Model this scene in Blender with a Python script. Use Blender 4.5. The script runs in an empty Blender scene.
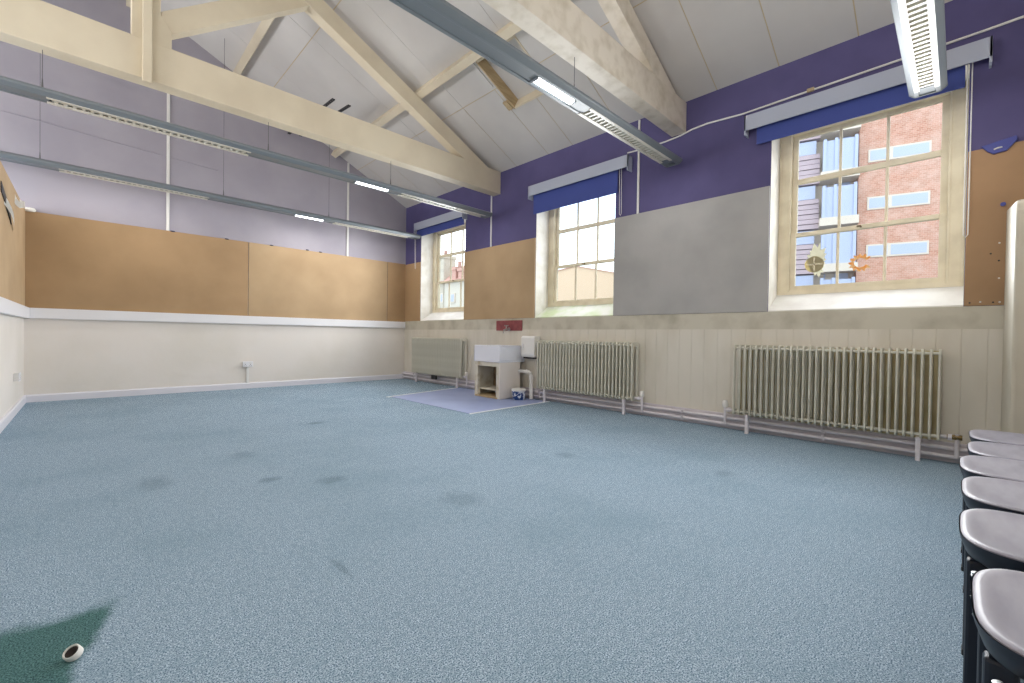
import bpy, bmesh, math, random
from mathutils import Vector, Matrix
random.seed(7)
SC = bpy.context.scene
COL = SC.collection
PI = math.pi

# ------------------------------------------------------------------ room measures (metres)
W, D, L = 5.204, 8.84, -0.61          # window wall x, end wall y, partition x
ZC, SL = 3.88, 0.475                  # eaves height, roof slope
RX = 0.46                             # ridge x
WL = 2 * RX - W                       # far eaves x
YN = -0.62                            # wall behind the camera
RAIL0, RAIL1, BT = 1.145, 1.29, 2.6
T1, T2, TT = 5.671, 2.353, 0.182      # truss front faces, thickness
FOC, YAW, PIT, ROL = 435.42, 0.7735, -0.012, 0.015


def roof_z(x):
    return ZC + SL * (W - x) if x >= RX else ZC + SL * (x - WL)


# ------------------------------------------------------------------ camera
cy, sy = math.cos(YAW), math.sin(YAW)
fw = Vector((sy * math.cos(PIT), cy * math.cos(PIT), math.sin(PIT)))
r0 = Vector((cy, -sy, 0))
u0 = r0.cross(fw)
rr = r0 * math.cos(ROL) + u0 * math.sin(ROL)
uu = -r0 * math.sin(ROL) + u0 * math.cos(ROL)
CAMP = Vector((0, 0, 1.0))
cam = bpy.data.cameras.new('camera')
cam.sensor_width = 36
cam.lens = FOC / 1024 * 36
cam.clip_start = 0.02
camo = bpy.data.objects.new('camera', cam)
COL.objects.link(camo)
camo.matrix_world = Matrix(((rr.x, uu.x, -fw.x, 0), (rr.y, uu.y, -fw.y, 0), (rr.z, uu.z, -fw.z, 1.0), (0, 0, 0, 1)))
SC.camera = camo


# ------------------------------------------------------------------ materials
def lin(c):
    f = lambda v: v / 12.92 if v <= 0.04045 else ((v + 0.055) / 1.055) ** 2.4
    return tuple(f(v / 255) for v in c) + (1,)


def nodes(name):
    m = bpy.data.materials.new(name)
    m.use_nodes = True
    nt = m.node_tree
    return m, nt, nt.nodes['Principled BSDF']


def mat(name, c, rough=0.6, c2=None, scale=6, lo=0.4, hi=0.65, bump=0, bscale=60, metal=0, stretch=None, detail=5):
    m, nt, b = nodes(name)
    b.inputs['Roughness'].default_value = rough
    b.inputs['Metallic'].default_value = metal
    b.inputs['Base Color'].default_value = lin(c)
    tc = nt.nodes.new('ShaderNodeTexCoord')
    src = tc.outputs['Object']
    if stretch:
        mp = nt.nodes.new('ShaderNodeMapping')
        mp.inputs['Scale'].default_value = stretch
        nt.links.new(src, mp.inputs['Vector'])
        src = mp.outputs['Vector']
    if c2:
        n = nt.nodes.new('ShaderNodeTexNoise')
        n.inputs['Scale'].default_value = scale
        n.inputs['Detail'].default_value = detail
        nt.links.new(src, n.inputs['Vector'])
        r = nt.nodes.new('ShaderNodeValToRGB')
        r.color_ramp.elements[0].position = lo
        r.color_ramp.elements[0].color = lin(c)
        r.color_ramp.elements[1].position = hi
        r.color_ramp.elements[1].color = lin(c2)
        nt.links.new(n.outputs['Fac'], r.inputs['Fac'])
        nt.links.new(r.outputs['Color'], b.inputs['Base Color'])
    if bump:
        n2 = nt.nodes.new('ShaderNodeTexNoise')
        n2.inputs['Scale'].default_value = bscale
        n2.inputs['Detail'].default_value = 6
        nt.links.new(src, n2.inputs['Vector'])
        bp = nt.nodes.new('ShaderNodeBump')
        bp.inputs['Strength'].default_value = bump
        bp.inputs['Distance'].default_value = 0.01
        nt.links.new(n2.outputs['Fac'], bp.inputs['Height'])
        nt.links.new(bp.outputs['Normal'], b.inputs['Normal'])
    return m


def emit(name, c, s):
    m, nt, b = nodes(name)
    b.inputs['Base Color'].default_value = lin(c)
    b.inputs['Emission Color'].default_value = lin(c)
    b.inputs['Emission Strength'].default_value = s
    return m


def glass_mat():
    m = bpy.data.materials.new('window_glass')
    m.use_nodes = True
    nt = m.node_tree
    nt.nodes.clear()
    o = nt.nodes.new('ShaderNodeOutputMaterial')
    t = nt.nodes.new('ShaderNodeBsdfTransparent')
    t.inputs['Color'].default_value = (0.95, 0.97, 0.97, 1)
    g = nt.nodes.new('ShaderNodeBsdfGlossy')
    g.inputs['Roughness'].default_value = 0.35
    mx = nt.nodes.new('ShaderNodeMixShader')
    mx.inputs[0].default_value = 0.01
    nt.links.new(t.outputs[0], mx.inputs[1])
    nt.links.new(g.outputs[0], mx.inputs[2])
    nt.links.new(mx.outputs[0], o.inputs[0])
    return m


def math_node(nt, op, a, b=None, clamp=False):
    n = nt.nodes.new('ShaderNodeMath')
    n.operation = op
    n.use_clamp = clamp
    for k, v in ((0, a), (1, b)):
        if v is None:
            continue
        if isinstance(v, (int, float)):
            n.inputs[k].default_value = v
        else:
            nt.links.new(v, n.inputs[k])
    return n.outputs[0]


def mix_col(nt, fac, a, b):
    n = nt.nodes.new('ShaderNodeMix')
    n.data_type = 'RGBA'
    for k, v in ((0, fac), (6, a), (7, b)):
        if isinstance(v, (int, float, tuple)):
            n.inputs[k].default_value = v
        else:
            nt.links.new(v, n.inputs[k])
    return n.outputs[2]


def noise(nt, vec, scale, detail=4, rough=0.5):
    n = nt.nodes.new('ShaderNodeTexNoise')
    n.inputs['Scale'].default_value = scale
    n.inputs['Detail'].default_value = detail
    n.inputs['Roughness'].default_value = rough
    nt.links.new(vec, n.inputs['Vector'])
    return n.outputs['Fac']


def ramp(nt, v, lo, hi):
    n = nt.nodes.new('ShaderNodeMapRange')
    n.inputs['From Min'].default_value = lo
    n.inputs['From Max'].default_value = hi
    nt.links.new(v, n.inputs['Value'])
    return n.outputs[0]


SPOTS = [(0.89, 3.25, 0.08, 0.06, 0.42), (1.20, 2.97, 0.11, 0.09, 0.36), (1.64, 2.10, 0.12, 0.16, 0.24), (0.91, 4.05, 0.09, 0.16, 0.22), (1.82, 4.99, 0.12, 0.08, 0.4), (0.32, 3.67, 0.10, 0.2, 0.28), (0.78, 1.82, 0.02, 0.10, 0.35), (2.9, 2.3, 0.09, 0.10, 0.25), (3.4, 1.2, 0.10, 0.07, 0.25)]


def carpet_mat():
    m, nt, b = nodes('blue_carpet')
    tc = nt.nodes.new('ShaderNodeTexCoord')
    P = tc.outputs['Object']
    sp = nt.nodes.new('ShaderNodeSeparateXYZ')
    nt.links.new(P, sp.inputs[0])
    X, Y = sp.outputs[0], sp.outputs[1]
    fine = noise(nt, P, 210, 3, 0.7)
    mid = noise(nt, P, 38, 4, 0.7)
    big = noise(nt, P, 1.1, 4, 0.6)
    c = mix_col(nt, ramp(nt, fine, 0.40, 0.60), lin((52, 80, 104)), lin((190, 209, 224)))
    c = mix_col(nt, math_node(nt, 'MULTIPLY', ramp(nt, mid, 0.45, 0.62), 0.45), c, lin((108, 134, 150)))
    c = mix_col(nt, math_node(nt, 'MULTIPLY', ramp(nt, big, 0.46, 0.68), 0.30), c, lin((104, 132, 146)))
    # scattered dirt spots
    wob = math_node(nt, 'MULTIPLY', math_node(nt, 'SUBTRACT', noise(nt, P, 14, 4, 0.7), 0.5), 1.8)
    tot = None
    for sx_, sy_, ra, rb, amt in SPOTS:
        # distance in room axes, stretched
        dx = math_node(nt, 'DIVIDE', math_node(nt, 'SUBTRACT', X, sx_), ra)
        dy = math_node(nt, 'DIVIDE', math_node(nt, 'SUBTRACT', Y, sy_), rb)
        d = math_node(nt, 'SQRT', math_node(nt, 'ADD', math_node(nt, 'MULTIPLY', dx, dx), math_node(nt, 'MULTIPLY', dy, dy)))
        v = math_node(nt, 'MULTIPLY', ramp(nt, math_node(nt, 'ADD', d, wob), 1.15, 0.45), amt)
        tot = v if tot is None else math_node(nt, 'MAXIMUM', tot, v)
    c = mix_col(nt, tot, c, lin((70, 92, 98)))
    # tile joints
    def joint(v, off):
        q = math_node(nt, 'FRACT', math_node(nt, 'ADD', math_node(nt, 'MULTIPLY', v, 2.0), off))
        return math_node(nt, 'LESS_THAN', math_node(nt, 'ABSOLUTE', math_node(nt, 'SUBTRACT', q, 0.5)), 0.006)
    j = math_node(nt, 'MAXIMUM', joint(X, 0.1), joint(Y, 0.3))
    c = mix_col(nt, math_node(nt, 'MULTIPLY', j, 0.08), c, lin((66, 92, 104)))
    # green unfaded patch with ragged edges at the left front
    rag = math_node(nt, 'MULTIPLY', math_node(nt, 'SUBTRACT', noise(nt, P, 9, 4, 0.6), 0.5), 0.16)
    rag2 = math_node(nt, 'MULTIPLY', math_node(nt, 'SUBTRACT', noise(nt, P, 90, 2, 0.6), 0.5), 0.06)
    rag = math_node(nt, 'ADD', rag, rag2)
    # right edge: line through (0.080, 2.12) and (-0.055, 1.72); inside is smaller x
    e1 = math_node(nt, 'SUBTRACT', math_node(nt, 'ADD', math_node(nt, 'MULTIPLY', math_node(nt, 'SUBTRACT', Y, 1.72), 0.31), -0.050), X)
    e1 = math_node(nt, 'ADD', e1, math_node(nt, 'MULTIPLY', rag, 0.5))
    # far edge: line through (0.06,2.16) and (-0.21,2.20)
    e2 = math_node(nt, 'SUBTRACT', math_node(nt, 'ADD', math_node(nt, 'MULTIPLY', X, -0.10), 2.165), Y)
    e2 = math_node(nt, 'ADD', e2, rag)
    msk = math_node(nt, 'MULTIPLY', ramp(nt, e1, -0.016, 0.016), ramp(nt, e2, -0.03, 0.05))
    gfine = mix_col(nt, ramp(nt, fine, 0.40, 0.60), lin((26, 56, 60)), lin((84, 126, 122)))
    c = mix_col(nt, math_node(nt, 'MULTIPLY', msk, 0.93), c, gfine)
    nt.links.new(c, b.inputs['Base Color'])
    b.inputs['Roughness'].default_value = 0.95
    b.inputs['Specular IOR Level'].default_value = 0.15
    return m


def brick_mat(name, a, b_, mortar, scale, rot=None):
    m, nt, b = nodes(name)
    tc = nt.nodes.new('ShaderNodeTexCoord')
    mp = nt.nodes.new('ShaderNodeMapping')
    if rot:
        mp.inputs['Rotation'].default_value = rot
    nt.links.new(tc.outputs['Object'], mp.inputs[0])
    br = nt.nodes.new('ShaderNodeTexBrick')
    br.inputs['Color1'].default_value = lin(a)
    br.inputs['Color2'].default_value = lin(b_)
    br.inputs['Mortar'].default_value = lin(mortar)
    br.inputs['Scale'].default_value = scale
    br.inputs['Mortar Size'].default_value = 0.012
    nt.links.new(mp.outputs[0], br.inputs['Vector'])
    n = noise(nt, tc.outputs['Object'], 2.0, 5, 0.7)
    c = mix_col(nt, math_node(nt, 'MULTIPLY', ramp(nt, n, 0.4, 0.7), 0.55), br.outputs['Color'], lin(mortar))
    nt.links.new(c, b.inputs['Base Color'])
    b.inputs['Roughness'].default_value = 0.9
    return m


def sticker_mat(name, c, c2=None):
    m, nt, b = nodes(name)
    col = lin(c)
    tr = nt.nodes.new('ShaderNodeBsdfTranslucent')
    mx = nt.nodes.new('ShaderNodeMixShader')
    mx.inputs[0].default_value = 0.6
    if c2:
        tc = nt.nodes.new('ShaderNodeTexCoord')
        cc = mix_col(nt, ramp(nt, noise(nt, tc.outputs['Object'], 40, 3), 0.4, 0.6), lin(c), lin(c2))
        nt.links.new(cc, b.inputs['Base Color'])
        nt.links.new(cc, tr.inputs['Color'])
    else:
        b.inputs['Base Color'].default_value = col
        tr.inputs['Color'].default_value = col
    b.inputs['Roughness'].default_value = 0.6
    out = nt.nodes['Material Output']
    nt.links.new(b.outputs[0], mx.inputs[1])
    nt.links.new(tr.outputs[0], mx.inputs[2])
    nt.links.new(mx.outputs[0], out.inputs[0])
    return m


M = {}
M['carpet'] = carpet_mat()
M['lavender'] = mat('lavender_wall_paint', (165, 160, 169), 0.8, (157, 152, 162), 1.5, bump=0.05, bscale=30)
M['purple'] = mat('purple_wall_paint', (86, 80, 124), 0.75, (79, 73, 116), 2.0, bump=0.05, bscale=40)
M['cream'] = mat('cream_wall_paint', (228, 221, 214), 0.6, (221, 214, 205), 1.2, bump=0.08, bscale=18)
M['panel'] = mat('cream_panelling_paint', (212, 206, 194), 0.55, (198, 191, 176), 3, lo=0.45, hi=0.75, bump=0.04, stretch=(1, 1, 0.35))
M['panelband'] = mat('grubby_cream_rail_paint', (196, 190, 174), 0.6, (162, 154, 136), 3.5, lo=0.45, hi=0.78, bump=0.05)
M['plaster'] = mat('white_reveal_plaster', (238, 235, 228), 0.75, (222, 217, 206), 5, bump=0.5, bscale=25)
M['sillgreen'] = mat('white_sill_paint_with_green_bloom', (236, 238, 228), 0.6, (212, 226, 184), 3.0, lo=0.42, hi=0.62)  # white with random pale green mottling
M['sill'] = mat('white_sill_paint', (240, 239, 235), 0.55, (226, 223, 219), 4)
M['board'] = mat('brown_hardboard', (174, 143, 106), 0.75, (158, 128, 93), 1.6, lo=0.35, hi=0.7, bump=0.05, bscale=120)
M['boardlight'] = mat('tan_hardboard', (183, 156, 121), 0.75, (169, 142, 108), 1.6, lo=0.35, hi=0.7, bump=0.05, bscale=120)
M['boarddark'] = mat('dark_brown_hardboard', (168, 134, 100), 0.75, (152, 120, 88), 2.0, lo=0.35, hi=0.7)
M['grey'] = mat('grey_painted_board', (168, 166, 164), 0.7, (155, 154, 152), 2.2, lo=0.35, hi=0.7, bump=0.05)
M['rail'] = mat('white_trunking_plastic', (228, 227, 230), 0.4)
M['skirt'] = mat('white_skirting_gloss', (220, 218, 225), 0.4)
M['lowskirt'] = mat('grey_lilac_skirting_gloss', (206, 200, 207), 0.45, (194, 188, 195), 6)
M['ceil'] = mat('white_ceiling_board', (203, 199, 194), 0.75, (193, 189, 185), 1.8, lo=0.3, hi=0.75)
M['seam'] = mat('tan_ceiling_joint', (192, 174, 140), 0.8)
M['beam'] = mat('cream_beam_paint', (214, 202, 178), 0.55, (204, 191, 167), 2.0, bump=0.1, bscale=14)
M['beamlight'] = mat('pale_beam_paint', (220, 211, 196), 0.55, (198, 187, 168), 7, lo=0.45, hi=0.72, bump=0.15, bscale=18)
M['strip'] = mat('grey_light_housing', (112, 119, 124), 0.35)
M['louvre'] = mat('white_louvre_plastic', (206, 202, 191), 0.35)
M['tube'] = emit('lit_lamp_diffuser', (246, 250, 255), 6.0)
M['wire'] = mat('grey_suspension_wire', (92, 92, 92), 0.5)
M['white'] = mat('white_plastic', (226, 224, 220), 0.4)
M['frame'] = mat('cream_window_paint', (236, 225, 199), 0.5, (222, 210, 183), 6)
M['glass'] = glass_mat()
M['pelmet'] = mat('pale_grey_pelmet', (176, 182, 198), 0.5)
M['blind'] = mat('royal_blue_blind_fabric', (66, 80, 150), 0.8)
M['rad'] = mat('cream_radiator_paint', (212, 210, 198), 0.45, (202, 200, 187), 8)
M['pipe'] = mat('lilac_grey_pipe_paint', (218, 213, 219), 0.4)
M['boxing'] = mat('cream_boxing_paint', (192, 185, 169), 0.55, (182, 174, 157), 2)
M['cablegrey'] = mat('faded_lilac_cable', (160, 155, 166), 0.6)
M['olive'] = mat('old_olive_paint', (196, 182, 142), 0.7, (172, 156, 112), 3)
M['brass'] = mat('tarnished_brass', (122, 104, 70), 0.4, metal=0.8)
M['chrome'] = mat('chrome', (190, 190, 190), 0.35, metal=1.0)
M['ceramic'] = mat('white_glazed_ceramic', (228, 230, 238), 0.15)
M['sinkwood'] = mat('worn_white_timber', (212, 206, 190), 0.6, (176, 160, 128), 8, lo=0.5, hi=0.75)
M['darkwood'] = mat('dark_wood_slats', (150, 130, 102), 0.7, (120, 102, 78), 10)
M['redtile'] = mat('red_tile', (140, 70, 74), 0.4, (124, 58, 64), 14)
M['vinyl'] = mat('lilac_blue_vinyl', (150, 163, 202), 0.45, (140, 153, 194), 2.5)
M['edge'] = mat('white_edge_strip', (222, 226, 230), 0.5)
M['bluepat'] = mat('white_tub_with_blue_print', (30, 66, 128), 0.4, (220, 226, 232), 14, lo=0.5, hi=0.54, detail=2)
M['seattop'] = mat('pale_grey_seat', (152, 150, 162), 0.42, (126, 124, 137), 7, stretch=(0.4, 1.5, 1))
M['seatshell'] = mat('black_navy_plastic', (22, 28, 42), 0.4)
M['black'] = mat('black_metal', (26, 26, 28), 0.5)
M['darkhole'] = mat('dark_interior', (44, 36, 34), 0.8)
M['tan'] = mat('bare_tan_wood', (190, 168, 132), 0.65, (172, 150, 114), 6, stretch=(1, 6, 6))
M['paper'] = mat('white_paper', (230, 228, 222), 0.7)
M['bluetack'] = mat('blue_plastic', (58, 66, 140), 0.35)
M['putty'] = mat('dark_blue_putty', (60, 60, 84), 0.6)
M['stick_white'] = sticker_mat('cream_sticker', (244, 241, 224))
M['stick_tan'] = sticker_mat('olive_tan_sticker', (236, 222, 178))
M['stick_orange'] = sticker_mat('orange_sticker', (244, 190, 120), (238, 214, 176))
M['brick'] = brick_mat('orange_red_brick', (194, 146, 126), (174, 124, 102), (206, 182, 168), 4.5, (PI / 2, 0, 0))
M['brick2'] = brick_mat('brown_brick', (190, 146, 112), (152, 112, 84), (210, 186, 158), 2.4, (PI / 2, 0, PI / 2))
M['stone'] = brick_mat('pale_stone', (190, 182, 164), (172, 164, 148), (200, 194, 180), 2.2, (PI / 2, 0, PI / 2))
M['clad'] = mat('pinkish_grey_cladding', (178, 162, 168), 0.7)
M['conc'] = mat('pale_concrete', (206, 196, 182), 0.8)
M['outglass'] = mat('pale_blue_far_glazing', (172, 182, 206), 0.7)
M['redroof'] = mat('red_roof_tile', (190, 150, 136), 0.8)
M['ground'] = mat('grey_tarmac', (120, 120, 118), 0.9)

# ------------------------------------------------------------------ mesh helpers
OFF = {}


def B():
    return bmesh.new()


def box(bm, x0, x1, y0, y1, z0, z1):
    vs = [bm.verts.new((x, y, z)) for z in (z0, z1) for y in (y0, y1) for x in (x0, x1)]
    for f in ((0, 2, 3, 1), (4, 5, 7, 6), (0, 1, 5, 4), (2, 6, 7, 3), (0, 4, 6, 2), (1, 3, 7, 5)):
        bm.faces.new([vs[i] for i in f])
    return vs


def hexa(bm, lo, hi):
    """solid between two matching quads"""
    a = [bm.verts.new(p) for p in lo]
    b = [bm.verts.new(p) for p in hi]
    n = len(a)
    bm.faces.new(a[::-1])
    bm.faces.new(b)
    for i in range(n):
        j = (i + 1) % n
        bm.faces.new((a[i], a[j], b[j], b[i]))


def prism(bm, pts, axis, a0, a1):
    def p3(p, a):
        return {'x': (a, p[0], p[1]), 'y': (p[0], a, p[1]), 'z': (p[0], p[1], a)}[axis]
    hexa(bm, [p3(p, a0) for p in pts], [p3(p, a1) for p in pts])


def tube(bm, pts, r, n=8, r1=None, caps=True):
    pts = [Vector(p) for p in pts]
    rings = []
    N = len(pts)
    for i, p in enumerate(pts):
        t = (pts[min(i + 1, N - 1)] - pts[max(i - 1, 0)]).normalized()
        a = Vector((0, 0, 1)) if abs(t.z) < 0.9 else Vector((1, 0, 0))
        s = t.cross(a).normalized()
        v = s.cross(t)
        rad = r if r1 is None else r + (r1 - r) * i / (N - 1)
        rings.append([bm.verts.new(p + s * (rad * math.cos(2 * PI * k / n)) + v * (rad * math.sin(2 * PI * k / n))) for k in range(n)])
    for i in range(N - 1):
        for k in range(n):
            bm.faces.new((rings[i][k], rings[i][(k + 1) % n], rings[i + 1][(k + 1) % n], rings[i + 1][k]))
    if caps:
        bm.faces.new(rings[0][::-1])
        bm.faces.new(rings[-1])


def lathe(bm, prof, c, n=24, mtx=None):
    rings = []
    for r, z in prof:
        ring = []
        for k in range(n):
            v = Vector((r * math.cos(2 * PI * k / n), r * math.sin(2 * PI * k / n), z))
            if mtx:
                v = mtx @ v
            ring.append(bm.verts.new(v + Vector(c)))
        rings.append(ring)
    for i in range(len(rings) - 1):
        for k in range(n):
            bm.faces.new((rings[i][k], rings[i][(k + 1) % n], rings[i + 1][(k + 1) % n], rings[i + 1][k]))
    if prof[0][0] > 1e-6:
        bm.faces.new(rings[0][::-1])
    if prof[-1][0] > 1e-6:
        bm.faces.new(rings[-1])


def outline(a, b0, b1, n0, n1, k=40):
    """closed D outline: half width a, front depth b0 (exponent n0) and rear depth b1 (exponent n1)"""
    out = []
    for i in range(k):
        t = 2 * PI * i / k
        c, s = math.cos(t), math.sin(t)
        n = n0 if s >= 0 else n1
        b = b0 if s >= 0 else b1
        out.append((a * math.copysign(abs(c) ** (2 / n), c), b * math.copysign(abs(s) ** (2 / n), s)))
    return out


def loft(bm, rings, cap0=True, cap1=True):
    vs = [[bm.verts.new(p) for p in r] for r in rings]
    n = len(vs[0])
    for i in range(len(vs) - 1):
        for k in range(n):
            bm.faces.new((vs[i][k], vs[i][(k + 1) % n], vs[i + 1][(k + 1) % n], vs[i + 1][k]))
    if cap0:
        bm.faces.new(vs[0][::-1])
    if cap1:
        bm.faces.new(vs[-1])


def obj(name, bm, m, parent=None, bevel=0, smooth=False, seg=2, local=False):
    off = Vector((0, 0, 0))
    if parent is not None and not local:
        off = OFF.get(parent.name, Vector((0, 0, 0)))
        bmesh.ops.translate(bm, verts=bm.verts, vec=-off)
    bmesh.ops.recalc_face_normals(bm, faces=bm.faces)
    me = bpy.data.meshes.new(name)
    bm.to_mesh(me)
    bm.free()
    for mm in (m if isinstance(m, list) else [m]):
        me.materials.append(mm)
    o = bpy.data.objects.new(name, me)
    COL.objects.link(o)
    if parent is not None:
        o.parent = parent
    OFF[o.name] = off
    if smooth:
        for p in me.polygons:
            p.use_smooth = True
        es = o.modifiers.new('split', 'EDGE_SPLIT')
        es.split_angle = math.radians(40)
    if bevel:
        b = o.modifiers.new('bevel', 'BEVEL')
        b.width = bevel
        b.segments = seg
        b.limit_method = 'ANGLE'
    return o


def tag(o, label, cat, group=None, kind=None):
    o['label'] = label
    o['category'] = cat
    if group:
        o['group'] = group
    if kind:
        o['kind'] = kind
    return o


def thing(name, loc, label, cat, group=None):
    o = bpy.data.objects.new(name, None)
    o.empty_display_size = 0.1
    o.location = loc
    COL.objects.link(o)
    OFF[o.name] = Vector(loc)
    return tag(o, label, cat, group)


def struct(name, bm, m, parent=None, label=None, cat=None, **kw):
    o = obj(name, bm, m, parent, **kw)
    o['kind'] = 'structure'
    if label:
        o['label'] = label
    if cat:
        o['category'] = cat
    return o


def dup(root, loc, label=None, name=None, rz=None):
    r = root.copy()
    COL.objects.link(r)
    r.location = loc
    if rz is not None:
        r.rotation_euler.z = rz
    if label:
        r['label'] = label
    for ch in list(root.children):
        c = ch.copy()
        COL.objects.link(c)
        c.parent = r
        for g in list(ch.children):
            d = g.copy()
            COL.objects.link(d)
            d.parent = c
    return r


def cubebox(name, x0, x1, y0, y1, z0, z1, m, parent=None, bevel=0.0):
    bm = B()
    box(bm, x0, x1, y0, y1, z0, z1)
    return obj(name, bm, m, parent, bevel)


# ------------------------------------------------------------------ floor, walls
bm = B()
box(bm, WL - 0.3, W + 0.36, YN - 0.2, D + 0.3, -0.12, 0)
struct('floor', bm, M['carpet'], label='worn blue grey carpet tile floor with a green patch at the near left', cat='floor')

WINS = [(-0.025, 1.423), (3.33, 4.803), (6.65, 8.20)]     # nearest first
WZ0, WZ1 = 1.315, 3.30
WO = W + 0.45


def window_wall(name, xin, xout, mats, label):
    bm = B()
    ys = [YN - 0.2]
    for a, b in WINS:
        ys += [a, b]
    ys.append(D + 0.3)
    x0, x1 = min(xin, xout), max(xin, xout)
    box(bm, x0, x1, ys[0], ys[-1], 0, WZ0)
    box(bm, x0, x1, ys[0], ys[-1], WZ1, ZC + 0.05)
    for i in range(0, len(ys), 2):
        box(bm, x0, x1, ys[i], ys[i + 1], WZ0, WZ1)
    for f in bm.faces:
        f.normal_update()
        c = f.calc_center_median()
        f.material_index = 0 if abs(c.x - xin) < 1e-4 else 1
    return struct(name, bm, mats, label=label, cat='wall')


window_wall('wall_right', W, WO, [M['purple'], M['plaster']], 'purple window wall with three deep white reveals')
window_wall('wall_left', WL, WL - 0.45, [M['lavender'], M['plaster']], 'far side wall beyond the low partition')

bm = B()
prism(bm, [(WL - 0.3, 0), (W + 0.3, 0), (W + 0.3, ZC + 0.05), (W, ZC + 0.05), (RX, roof_z(RX) + 0.05), (WL, ZC + 0.05), (WL - 0.3, ZC + 0.05)], 'y', D, D + 0.3)
struct('wall_back', bm, M['lavender'], label='lavender gable end wall', cat='wall')
bm = B()
prism(bm, [(WL - 0.3, 0), (W + 0.3, 0), (W + 0.3, ZC + 0.05), (W, ZC + 0.05), (RX, roof_z(RX) + 0.05), (WL, ZC + 0.05), (WL - 0.3, ZC + 0.05)], 'y', YN - 0.2, YN)
struct('wall_front', bm, M['cream'], label='cream wall behind the row of chairs', cat='wall')

# low partition on the left
bm = B()
box(bm, L - 0.1, L, YN, D, 0, 2.61)
struct('wall_partition', bm, M['cream'], label='low cream partition on the left carrying a pinboard', cat='wall')
# cream lower part of the end wall
bm = B()
box(bm, L, W, D - 0.006, D, 0, RAIL0 + 0.02)
struct('wall_back_lower', bm, M['cream'], label='cream lower part of the end wall', cat='wall')

# tongue and groove panelling below the windows
bm = B()
y = YN
while y < D - 0.001:
    y1 = min(y + 0.15, D)
    g = 0.004
    prism(bm, [(W, y), (W - 0.012, y), (W - 0.016, y + g), (W - 0.016, y1 - g), (W - 0.012, y1), (W, y1)], 'z', 0.0, 1.115)
    y = y1
struct('trim_1', bm, M['panel'], label='cream vertical boarding below the windows', cat='panelling')
bm = B()
box(bm, W - 0.014, W, YN, D, 1.112, 1.303)
y = YN
struct('trim_2', bm, M['panelband'], label='grubby cream flat rail at the top of the boarding', cat='panelling')
# skirtings
bm = B()
box(bm, W - 0.034, W - 0.0, YN, D, 0, 0.165)
struct('baseboard_right', bm, M['lowskirt'], bevel=0.006)
bm = B()
prism(bm, [(D, 0), (D - 0.022, 0), (D - 0.022, 0.085), (D - 0.012, 0.105), (D, 0.105)], 'x', L, W - 0.034)
struct('baseboard_back', bm, M['skirt'])
bm = B()
prism(bm, [(L, 0), (L + 0.022, 0), (L + 0.022, 0.085), (L + 0.012, 0.105), (L, 0.105)], 'y', YN, D)
struct('baseboard_left', bm, M['skirt'])
# trunking at dado height on end wall and partition
bm = B()
box(bm, L + 0.055, W - 0.02, D - 0.055, D, RAIL0, RAIL1)
struct('trim_3', bm, M['rail'], bevel=0.006, label='white dado trunking on the end wall', cat='trunking')
bm = B()
box(bm, L, L + 0.055, YN, D, RAIL0, RAIL1)
struct('trim_4', bm, M['rail'], bevel=0.006, label='white dado trunking on the left partition', cat='trunking')
# cream boxed corner at the right
bm = B()
pts = [(4.34, 0), (W - 0.016, 0), (W - 0.016, 2.06), (4.42, 1.955), (4.36, 1.92), (4.34, 1.87)]
prism(bm, pts, 'y', YN, -0.248)
struct('trim_5', bm, M['boxing'], bevel=0.02, seg=3, label='cream boxed panel with rounded top behind the chairs at the right', cat='boxing')

# ------------------------------------------------------------------ ceiling boards
HX0, HX1, HY0, HY1 = 3.66, 4.39, 3.78, 4.51       # rooflight well
NR = Vector((SL, 0, 1)).normalized()
NLft = Vector((-SL, 0, 1)).normalized()


def rp(x, y, off, side=1):
    n = NR if side == 1 else NLft
    return Vector((x, y, roof_z(x))) + n * off


def minus(r, h):
    x0, x1, y0, y1 = r
    a0, a1, b0, b1 = max(x0, h[0]), min(x1, h[1]), max(y0, h[2]), min(y1, h[3])
    if a0 >= a1 or b0 >= b1:
        return [r]
    out = []
    if y0 < b0: out.append((x0, x1, y0, b0))
    if b1 < y1: out.append((x0, x1, b1, y1))
    if x0 < a0: out.append((x0, a0, b0, b1))
    if a1 < x1: out.append((a1, x1, b0, b1))
    return out


SEAMS = [YN, 0.08, 0.71, 1.37, 2.0, 2.64, 3.28, 4.09, 4.57, 5.28, 5.92, 6.58, 7.22, 7.86, 8.5, D]
SEAMS_UP = [YN, 0.08, 1.37, 2.64, 3.92, 5.28, 6.58, 7.86, D]
ROWS = [RX, 1.80, 2.31, 4.05, W]


def slope(name, side):
    bm = B()
    bk = B()
    mir = lambda x: x if side == 1 else 2 * RX - x
    g = 0.0055
    rects = []
    for i in range(len(ROWS) - 1):
        sm = SEAMS if i == 3 else SEAMS_UP
        for j in range(len(sm) - 1):
            gy = g if i == 3 else 0.002
            rects.append((ROWS[i] + g, ROWS[i + 1] - (g if i < 3 else 0), sm[j] + gy, sm[j + 1] - gy))
    back = [(RX, W, YN, D)]
    if side == 1:
        h = (HX0, HX1, HY0, HY1)
        rects = [q for r in rects for q in minus(r, h)]
        back = minus(back[0], h)
    for b_, lst, o0, o1 in ((bm, rects, 0.0, 0.004), (bk, back, 0.004, 0.07)):
        for x0, x1, y0, y1 in lst:
            c = [(x0, y0), (x1, y0), (x1, y1), (x0, y1)]
            hexa(b_, [rp(mir(x), y, o0, side) for x, y in c], [rp(mir(x), y, o1, side) for x, y in c])
    o = struct(name, bm, M['ceil'], label='sloping ceiling of white boards', cat='ceiling')
    struct('ceiling_backing', bk, M['seam'], o)
    return o


slope('ceiling_right', 1)
slope('ceiling_left', -1)

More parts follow.
